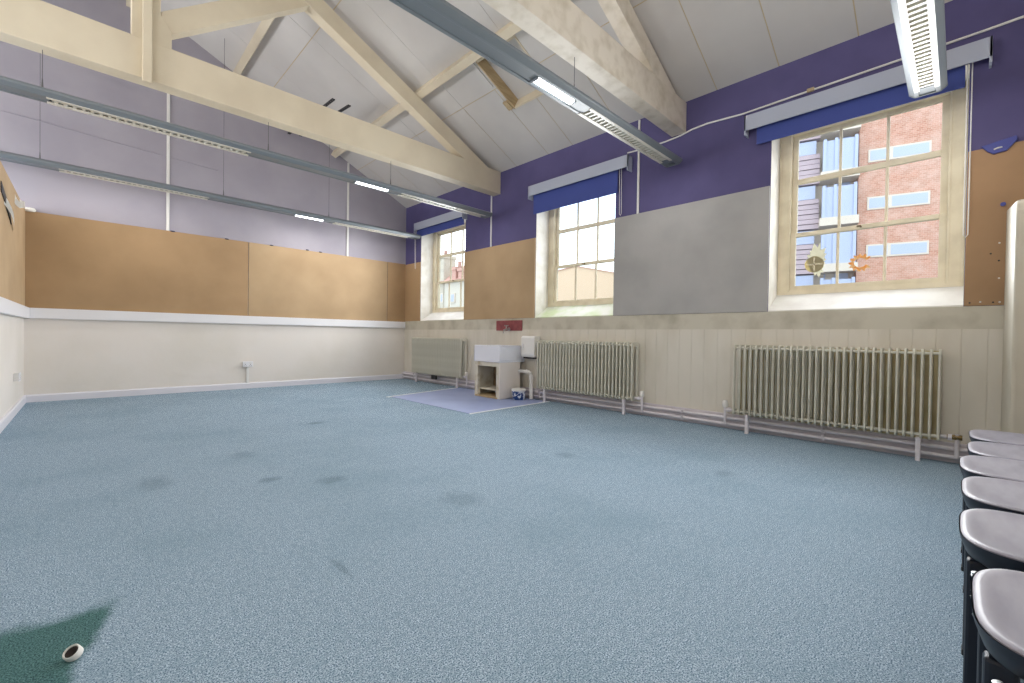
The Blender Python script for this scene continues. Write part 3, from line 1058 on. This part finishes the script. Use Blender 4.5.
cubebox('floor_board', X0 + 0.0, 5.03, Y0 + 0.06, Y1_ - 0.04, 0.0055, 0.03, M['tan'], sk, 0.003)

bm = B()
box(bm, W - 0.032, W - 0.0145, 5.07, 5.70, 1.095, 1.27)
tag(obj('splash_tile', bm, M['redtile'], None, 0.003), 'dark red tile strip behind the tap', 'tile')
tp = thing('wall_tap', (W - 0.03, 5.37, 1.12), 'chrome bib tap on the red tile above the sink', 'tap')
bm = B()
tube(bm, [(W - 0.03, 5.37, 1.12), (W - 0.1, 5.37, 1.12), (W - 0.15, 5.37, 1.105), (W - 0.165, 5.37, 1.05)], 0.016, 12)
lathe(bm, [(0.0, 0.0), (0.03, 0.0), (0.03, 0.012), (0.016, 0.018), (0, 0.018)], (W - 0.03, 5.37, 1.12), 16, Matrix.Rotation(-PI / 2, 3, 'Y'))
obj('spout', bm, M['chrome'], tp, smooth=True)
bm = B()
tube(bm, [(W - 0.1, 5.37, 1.13), (W - 0.1, 5.37, 1.18)], 0.01, 10)
tube(bm, [(W - 0.1, 5.325, 1.18), (W - 0.1, 5.415, 1.18)], 0.009, 10)
tube(bm, [(W - 0.145, 5.37, 1.18), (W - 0.055, 5.37, 1.18)], 0.009, 10)
obj('cross_handle', bm, M['chrome'], tp, smooth=True)

ds = thing('wall_dispenser', (W - 0.08, 4.80, 0.66), 'white wall mounted dispenser box right of the sink', 'dispenser')
bm = B()
prism(bm, [(W - 0.016, 0.67), (W - 0.15, 0.67), (W - 0.165, 0.72), (W - 0.165, 0.98), (W - 0.14, 1.01), (W - 0.016, 1.01)], 'y', 4.66, 4.955)
obj('casing', bm, M['white'], ds, 0.012, seg=3)
cubebox('outlet', W - 0.14, W - 0.04, 4.69, 4.92, 0.645, 0.672, M['darkhole'], ds, 0.004)
bm = B()
tube(bm, [(W - 0.167, 4.90, 0.80), (W - 0.18, 4.90, 0.81), (W - 0.18, 4.90, 0.88), (W - 0.167, 4.90, 0.89)], 0.008, 8)
obj('lever', bm, M['rail'], ds, smooth=True)

wp = thing('waste_pipe', (5.06, 4.73, 0), 'white plastic waste pipe with elbow beside the sink', 'pipe')
bm = B()
tube(bm, [(5.06, 4.73, 0.006), (5.06, 4.73, 0.38), (5.06, 4.745, 0.415), (5.06, 4.78, 0.43), (5.06, 4.998, 0.44)], 0.028, 14)
obj('pipe_run', bm, M['white'], wp, smooth=True)
for p, q in (((5.06, 4.73, 0.30), (5.06, 4.73, 0.375)), ((5.06, 4.785, 0.4305), (5.06, 4.84, 0.433)), ((5.06, 4.73, 0.006), (5.06, 4.73, 0.05))):
    bm = B()
    tube(bm, [p, q], 0.036, 14)
    obj('collar', bm, M['white'], wp, smooth=True)

bk = thing('plastic_tub', (4.88, 4.83, 0.005), 'white plastic tub with blue printed pattern beside the sink', 'tub')
c = (4.88, 4.83, 0.0055)
bm = B()
lathe(bm, [(0.0, 0.0), (0.088, 0.0), (0.094, 0.01), (0.105, 0.145), (0.1, 0.145), (0.0, 0.14)], c, 28)
obj('tub_body', bm, M['bluepat'], bk, smooth=True)
bm = B()
lathe(bm, [(0.104, 0.135), (0.114, 0.14), (0.114, 0.162), (0.105, 0.17), (0.0, 0.172)], c, 28)
obj('lid', bm, M['white'], bk, smooth=True)
bm = B()
tube(bm, [(4.88 - 0.112 * math.cos(a), 4.83 - 0.112 * math.sin(a), 0.125 - 0.06 * math.sin(max(0, (a + 0.9)) / 1.8 * PI)) for a in [(-0.9 + 1.8 * i / 10) for i in range(11)]], 0.004, 6)
obj('carry_handle', bm, M['rail'], bk, smooth=True)

# short white pipe stub on the carpet
bm = B()
mtx = Matrix.Rotation(math.radians(28), 3, 'X') @ Matrix.Rotation(math.radians(-22), 3, 'Y')
lathe(bm, [(0.0, 0.003), (0.0165, 0.003), (0.0165, 0.021), (0.0185, 0.024), (0.021, 0.021), (0.021, 0.0), (0.0, 0.0)], (-0.024, 1.865, 0.009), 24, mtx)
for f in bm.faces:
    c_ = f.calc_center_median() - Vector((-0.024, 1.865, 0.012))
    f.material_index = 0
st = tag(obj('pipe_stub', bm, M['paper'], None, smooth=True), 'short open white tube tilted on the green carpet patch', 'tube')
bm = B()
lathe(bm, [(0.0, 0.0035), (0.0162, 0.0035), (0.0162, 0.018), (0.0, 0.005)], (-0.024, 1.865, 0.009), 24, mtx)
obj('dark_inside', bm, M['darkhole'], st, smooth=True)


# ------------------------------------------------------------------ chairs
def make_chair(loc, label):
    t = thing('stacking_chair', loc, label, 'chair', 'stacking chairs in the row at the right')
    a, b0, b1 = 0.228, 0.20, 0.20
    def ring(ins, z, dip=0.0):
        return [(x, y, z + dip * (y < -0.1)) for x, y in outline(a - ins, b0 - ins, b1 - ins, 3.7, 5, 56)]
    bm = B()
    loft(bm, [ring(0.003, 0.450), ring(0.003, 0.453), ring(0.008, 0.457), ring(0.016, 0.458), ring(0.030, 0.4555), ring(0.05, 0.4535), ring(0.08, 0.452), ring(0.12, 0.451), ring(0.17, 0.4505)])
    obj('seat_top', bm, M['seattop'], t, smooth=True, local=True)
    bm = B()
    loft(bm, [ring(0.06, 0.385), ring(0.035, 0.388), ring(0.012, 0.405), ring(0.002, 0.436), ring(0.0, 0.451)], cap1=False)
    obj('seat_shell', bm, M['seatshell'], t, smooth=True, local=True)
    for sx in (1, -1):
        for ly in (0.16, -0.17):
            bm = B()
            box(bm, sx * 0.115 - 0.019, sx * 0.115 + 0.019, ly - 0.024, ly + 0.024, 0.012, 0.39)
            lg = obj('leg', bm, M['seatshell'], t, 0.008, local=True)
            bm = B()
            box(bm, sx * 0.115 - 0.021, sx * 0.115 + 0.021, ly - 0.026, ly + 0.026, 0.0, 0.02)
            obj('foot_cap', bm, M['black'], lg, 0.004, local=True)
        bm = B()
        tube(bm, [(sx * 0.175, -0.16, 0.40), (sx * 0.178, -0.205, 0.52), (sx * 0.175, -0.245, 0.8)], 0.014, 10)
        obj('back_upright', bm, M['seatshell'], t, smooth=True, local=True)
    bm = B()
    rows = []
    for k in range(9):
        u = -1 + 2 * k / 8
        x = u * 0.2
        yb = -0.265 + 0.03 * u * u
        rows.append([(x, yb, 0.60), (x, yb - 0.012, 0.80 - 0.02 * u ** 4), (x, yb - 0.026, 0.80 - 0.02 * u ** 4), (x, yb - 0.014, 0.60)])
    loft(bm, rows)
    obj('backrest', bm, M['seatshell'], t, 0.006, smooth=True, local=True)
    # chrome ganging clips on the near side
    for p0, p1 in (((-0.2, 0.168, 0.385), (-0.198, 0.158, 0.345)), ((-0.2, 0.168, 0.335), (-0.198, 0.152, 0.245))):
        bm = B()
        p0, p1 = Vector(p0), Vector(p1)
        q = [p0.lerp(p1, i / 4) for i in range(5)]
        tube(bm, q, 0.008, 10)
        for i in (1, 2, 3):
            tube(bm, [p0.lerp(p1, i / 4 - 0.08), p0.lerp(p1, i / 4 + 0.08)], 0.0105, 10)
        tube(bm, [q[4], Vector((-0.14, 0.165, q[4].z))], 0.006, 8)
        obj('linking_clip', bm, M['chrome'], t, smooth=True, local=True)
    return t


FRONT = [(1.385, -0.030), (1.910, -0.012), (2.410, -0.018), (2.880, -0.014), (3.345, -0.044), (3.83, -0.056)]
CL = ['black chair with grey seat nearest the camera, first of the row', 'black chair with grey seat, second from the camera in the row', 'black chair with grey seat, third from the camera in the row',
      'black chair with grey seat, fourth from the camera in the row', 'black chair with grey seat, fifth from the camera in the row', 'black chair with grey seat at the far end of the row by the boxed panel']
ch0 = None
for (x, yf), lab in zip(FRONT, CL):
    loc = (x, yf - 0.20, 0)
    if ch0 is None:
        ch0 = make_chair(loc, lab)
    else:
        dup(ch0, loc, lab)

# ------------------------------------------------------------------ stickers on the nearest window
XP = W + 0.315 + 0.031 - 0.0032


def sticker(yc, zc):
    bm = B()
    # ragged flame outline: radius by angle, tallest above and below right
    rad_ = [0.105, 0.125, 0.10, 0.135, 0.115, 0.165, 0.135, 0.20, 0.15, 0.235, 0.17, 0.225, 0.15, 0.16, 0.12, 0.145, 0.105, 0.125, 0.095, 0.11, 0.09, 0.10, 0.09, 0.105, 0.10, 0.13, 0.115, 0.165, 0.13, 0.185, 0.14, 0.16, 0.115, 0.13]
    n = len(rad_)
    pts = []
    for i in range(n):
        a = 2 * PI * (i + 0.3 * math.sin(i * 1.7)) / n + 0.55 - 0.9
        pts.append((yc - rad_[i] * 0.72 * math.cos(a), zc + rad_[i] * 0.92 * math.sin(a)))
    prism(bm, pts, 'x', XP, XP + 0.001)
    o = tag(obj('flame_sticker', bm, M['stick_white'], None), 'cream flame shaped sticker with a tan disc on the nearest window', 'sticker')
    bm = B()
    cc = (XP - 0.001, yc + 0.012, zc - 0.02)
    lathe(bm, [(0.0, 0.0), (0.086, 0.0), (0.086, 0.001), (0.0, 0.001)], cc, 28, Matrix.Rotation(PI / 2, 3, 'Y'))
    d = obj('tan_disc', bm, M['stick_tan'], o)
    bm = B()
    box(bm, XP - 0.002, XP - 0.001, cc[1] - 0.07, cc[1] + 0.07, cc[2] - 0.006, cc[2] + 0.006)
    box(bm, XP - 0.002, XP - 0.001, cc[1] - 0.006, cc[1] + 0.006, cc[2] - 0.07, cc[2] + 0.07)
    obj('cross_mark', bm, M['frame'], d)


sticker(1.075, 1.835)
bm = B()
pts_o, pts_i = [], []
for i in range(30):
    a = 0.5 + (2 * PI - 1.0) * i / 29
    wv = 0.016 * math.sin(i * 2.3)
    pts_o.append((0.70 - (0.088 + wv) * math.cos(a) * 1.0, 1.79 + (0.082 + wv) * math.sin(a)))
    pts_i.append((0.70 - 0.05 * math.cos(a), 1.79 + 0.045 * math.sin(a)))
for i in range(29):
    hexa(bm, [(XP, *pts_o[i]), (XP, *pts_o[i + 1]), (XP, *pts_i[i + 1]), (XP, *pts_i[i])], [(XP + 0.001, *pts_o[i]), (XP + 0.001, *pts_o[i + 1]), (XP + 0.001, *pts_i[i + 1]), (XP + 0.001, *pts_i[i])])
tag(obj('ring_sticker', bm, M['stick_orange'], None), 'orange ragged ring sticker on the nearest window', 'sticker')

# ------------------------------------------------------------------ outside
bm = B()
box(bm, W + 0.5, 60, -30, 60, -1.2, -1.0)
struct('ground', bm, M['ground'], label='grey tarmac ground outside', cat='ground')


def pix(px, py):
    return fw + rr * ((px - 512) / FOC) - uu * ((py - 341.5) / FOC)


# apartment block across the street; facade frame (u along, z up, n outward)
AZ = math.radians(-16)
FD = Vector((math.sin(AZ), math.cos(AZ), 0))
FN = Vector((-math.cos(AZ), math.sin(AZ), 0))
FP = Vector((17.0, 2.2, 0))


def fac(px, py):
    d = pix(px, py)
    t_ = (FP - CAMP).dot(FN) / d.dot(FN)
    q = CAMP + d * t_
    return (q - FP).dot(FD), q.z


def fbox(bm, u0, u1, z0, z1, d0, d1):
    c = [(u0, z0), (u1, z0), (u1, z1), (u0, z1)]
    hexa(bm, [Vector((u, -d0, z)) for u, z in c], [Vector((u, -d1, z)) for u, z in c])


apt = thing('apartment_block', (FP.x, FP.y, -1.0), 'orange red brick apartment block across the street beyond the nearest window', 'building')
apt.rotation_euler.z = math.atan2(FD.y, FD.x)
# local frame: x along facade, -y... choose sign so that outward is local -y rotated
loc_n = Matrix.Rotation(apt.rotation_euler.z, 3, 'Z') @ Vector((0, 1, 0))
SGN = 1 if loc_n.dot(FN) > 0 else -1


def abox(name, m, rects, parent=None):
    bm = B()
    for u0, u1, z0, z1, d0, d1 in rects:
        c = [(min(u0, u1), z0), (max(u0, u1), z0), (max(u0, u1), z1), (min(u0, u1), z1)]
        hexa(bm, [Vector((u, SGN * d0, z + 1.0)) for u, z in c], [Vector((u, SGN * d1, z + 1.0)) for u, z in c])
    return obj(name, bm, m, parent or apt, local=True)


uB = fac(858, 200)[0]
uR = fac(1010, 200)[0]
uL = fac(742, 200)[0]
abox('brick_wall', M['brick'], [(uR, uB, -1, 16, -5, 0)])
abox('clad_wall', M['conc'], [(uB, uL, -1, 16, -5, -0.4)])
floors = []
for yt, yb_ in ((153, 161.5), (200.5, 209.5), (246.5, 256)):
    z1_, z0_ = fac(867, yt)[1], fac(867, yb_)[1]
    floors.append((z0_, z1_))
dz = (floors[0][0] - floors[2][0]) / 2
z0b, hgt = floors[2][0], floors[2][1] - floors[2][0]
uw0, uw1, uwm = fac(867, 205)[0], fac(930, 196)[0], fac(890, 202)[0]
uc0, uc1 = fac(796, 210)[0], fac(819, 210)[0]
ug0 = fac(834, 210)[0]
for k in range(-1, 5):
    z0_ = z0b + dz * k
    f_ = abox('window_frame', M['conc'], [(uw0, uw1, z0_ - 0.05, z0_ + hgt + 0.05, -0.05, 0.03)])
    abox('window_pane', M['outglass'], [(uw0 - 0.05, uwm + 0.04, z0_, z0_ + hgt, 0.03, 0.035), (uwm - 0.04, uw1 + 0.05, z0_, z0_ + hgt, 0.03, 0.035)], f_)
    s_ = abox('balcony_slab', M['conc'], [(uB, uc1, z0_ - 0.45, z0_ - 0.2, -0.4, 0.25)])
    abox('balustrade_glass', M['outglass'], [(uB + 0.05, uc1 - 0.05, z0_ - 0.2, z0_ + 0.75, 0.18, 0.2)], s_)
    abox('balcony_post', M['outglass'], [(q - 0.04, q + 0.04, z0_ - 0.2, z0_ + 0.8, 0.16, 0.24) for q in (uB + 0.1, ug0, uc1 - 0.1)], s_)
    abox('recess_window', M['outglass'], [(uB + 0.15, ug0 - 0.1, z0_ - 0.2, z0_ + 1.5, -0.4, -0.36), (ug0 + 0.15, uc1 - 0.2, z0_ - 0.2, z0_ + 1.5, -0.4, -0.36)])
    abox('cladding_band', M['clad'], [(uc1, uL, z0_ - 0.45 + q * 0.16, z0_ - 0.45 + q * 0.16 + 0.14, -0.4, -0.05 + 0.02 * (q % 2)) for q in range(6)])
    abox('bay_window', M['outglass'], [(uc1 + 0.1, uL, z0_ + 0.52, z0_ + dz - 0.5, -0.4, -0.1)])


def plane_x(px, py, X):
    d = pix(px, py)
    q = CAMP + d * (X / d.x)
    return q.y, q.z


# brown brick gable seen through the middle window
hs = thing('brick_house', (13, 9, -1.0), 'brown brick house with a low gable seen through the middle window', 'building')
pts = [plane_x(535, 277, 13), plane_x(576, 266.5, 13), plane_x(632, 276, 13)]
bm = B()
prism(bm, [(pts[0][0], -1), (pts[2][0], -1), pts[2], pts[1], pts[0]], 'x', 13, 17)
obj('gable_wall', bm, M['brick2'], hs)
for i in (0, 1):
    a, b = pts[i], pts[i + 1]
    bm = B()
    prism(bm, [a, b, (b[0], b[1] + 0.03), (a[0], a[1] + 0.03)], 'x', 12.96, 17)
    obj('roof_edge', bm, M['redroof'], hs)

# pale stone house with chimney seen through the farthest window
sh = thing('stone_house', (15, 21, -1.0), 'pale stone house with chimneys seen through the farthest window', 'building')
Xh = 15.0
yl, zt_ = plane_x(425, 276, Xh)
yr, zr_ = plane_x(475, 279, Xh)
bm = B()
prism(bm, [(yl, -1), (yr, -1), (yr, zr_), (yl, zr_)], 'x', Xh, Xh + 6)
obj('house_wall', bm, M['stone'], sh)
bm = B()
zr2 = plane_x(460, 270, Xh)[1]
hexa(bm, [(Xh - 0.2, yl, zr_), (Xh - 0.2, yr, zr_), (Xh + 6, yr, zr_), (Xh + 6, yl, zr_)], [(Xh + 1.2, yl, zr2 + 0.5), (Xh + 1.2, yr, zr2 + 0.5), (Xh + 4, yr, zr2 + 0.5), (Xh + 4, yl, zr2 + 0.5)])
obj('roof', bm, M['redroof'], sh)
for p0, p1, top_ in ((437, 444.5, 256), (453, 456.5, 267), (459, 463, 268)):
    ya, _ = plane_x(p0, 270, Xh)
    yb2, _ = plane_x(p1, 270, Xh)
    zt2 = plane_x((p0 + p1) / 2, top_, Xh)[1]
    bm = B()
    box(bm, Xh - 0.05, Xh + 0.8, min(ya, yb2), max(ya, yb2), -0.9 if top_ == 256 else zr_, zt2)
    box(bm, Xh - 0.1, Xh + 0.85, min(ya, yb2) - 0.06, max(ya, yb2) + 0.06, zt2 - 0.18, zt2)
    ck = obj('chimney', bm, M['stone'] if top_ == 256 else M['redroof'], sh)
    bm = B()
    lathe(bm, [(0.09, 0.0), (0.12, 0.02), (0.1, 0.3), (0.13, 0.34), (0.0, 0.35)], (Xh + 0.35, (ya + yb2) / 2, zt2), 12)
    obj('chimney_pot', bm, M['redroof'], ck, smooth=True)
for p0, p1, a_, b_ in ((451, 455.5, 293, 303), (441, 444, 293, 303)):
    y_a, z_a = plane_x(p0, b_, Xh)
    y_b, z_b = plane_x(p1, a_, Xh)
    bm = B()
    box(bm, Xh - 0.06, Xh - 0.001, min(y_a, y_b), max(y_a, y_b), z_a, z_b)
    f_ = obj('house_window', bm, M['conc'], sh)
    bm = B()
    box(bm, Xh - 0.07, Xh - 0.06, min(y_a, y_b) + 0.08, max(y_a, y_b) - 0.08, z_a + 0.08, z_b - 0.08)
    obj('window_pane', bm, M['outglass'], f_)

# ------------------------------------------------------------------ light
wd = bpy.data.worlds.new('overcast_sky')
SC.world = wd
wd.use_nodes = True
nt = wd.node_tree
bg = nt.nodes['Background']
tc = nt.nodes.new('ShaderNodeTexCoord')
nz = noise(nt, tc.outputs['Generated'], 2.2, 5, 0.55)
cc_ = mix_col(nt, ramp(nt, nz, 0.42, 0.62), (0.70, 0.83, 1.0, 1), (1, 1, 1, 1))
nt.links.new(cc_, bg.inputs['Color'])
bg.inputs['Strength'].default_value = 2.9


def area(name, loc, rot, sx, sy_, power, col=(1, 1, 1), spread=PI):
    l = bpy.data.lights.new(name, 'AREA')
    l.shape = 'RECTANGLE'
    l.size, l.size_y = sx, sy_
    l.energy = power
    l.color = col
    l.spread = spread
    o = bpy.data.objects.new(name, l)
    o.location = loc
    o.rotation_euler = rot
    COL.objects.link(o)
    return o


for a, b in WINS:
    ym = (a + b) / 2
    # lamps added to strengthen daylight at the windows and to brighten the reveals
    area('window_daylight', (W - 0.13, ym, 2.2), (0, PI / 2, 0), 1.5, 1.3, 52, (0.95, 0.98, 1.0), 2.3)
    area('reveal_daylight', (W + 0.29, ym, 2.3), (0, PI / 2, 0), 1.4, 1.1, 11, (0.96, 0.98, 1.0))  # fill added in front of the glass for sill and reveals
    area('window_daylight', (WL - 0.20, ym, 2.3), (0, -PI / 2, 0), 1.45, 1.2, 150, (0.98, 0.98, 1.0))  # fill lamp added at unseen openings in the far wall
# light from the lit tubes; extra fill added under unlit louvres and beyond partition
for yc in (YA, YB, YC_, YD):
    for x0, x1, pw in ((-0.2, 1.3, 9), (2.6, 3.1, 9), (3.3, 4.85, 7), (-3.5, -1.2, 26)):
        area('strip_downlight', ((x0 + x1) / 2, yc, 3.045), (0, 0, 0), x1 - x0, 0.08, pw, (1.0, 0.98, 0.95))

for yc in (YA, YB, YC_, YD):
    area('strip_uplight', (-2.4, yc, 3.2), (PI, 0, 0), 2.2, 0.1, 15, (1.0, 0.98, 0.95))  # unseen fill added beyond the partition to lift upper walls and ceiling

SC.view_settings.view_transform = 'Standard'
SC.view_settings.look = 'None'
SC.view_settings.exposure = 0.0
SC.view_settings.gamma = 1.0
SC.view_settings.use_curve_mapping = False
SC.cycles.use_denoising = True
SC.cycles.denoising_input_passes = 'RGB_ALBEDO_NORMAL'
SC.cycles.denoising_prefilter = 'NONE'
SC.cycles.max_bounces = 8
SC.cycles.diffuse_bounces = 5
SC.cycles.transparent_max_bounces = 12
SC.cycles.sample_clamp_indirect = 4
SC.cycles.caustics_reflective = False
SC.cycles.caustics_refractive = False
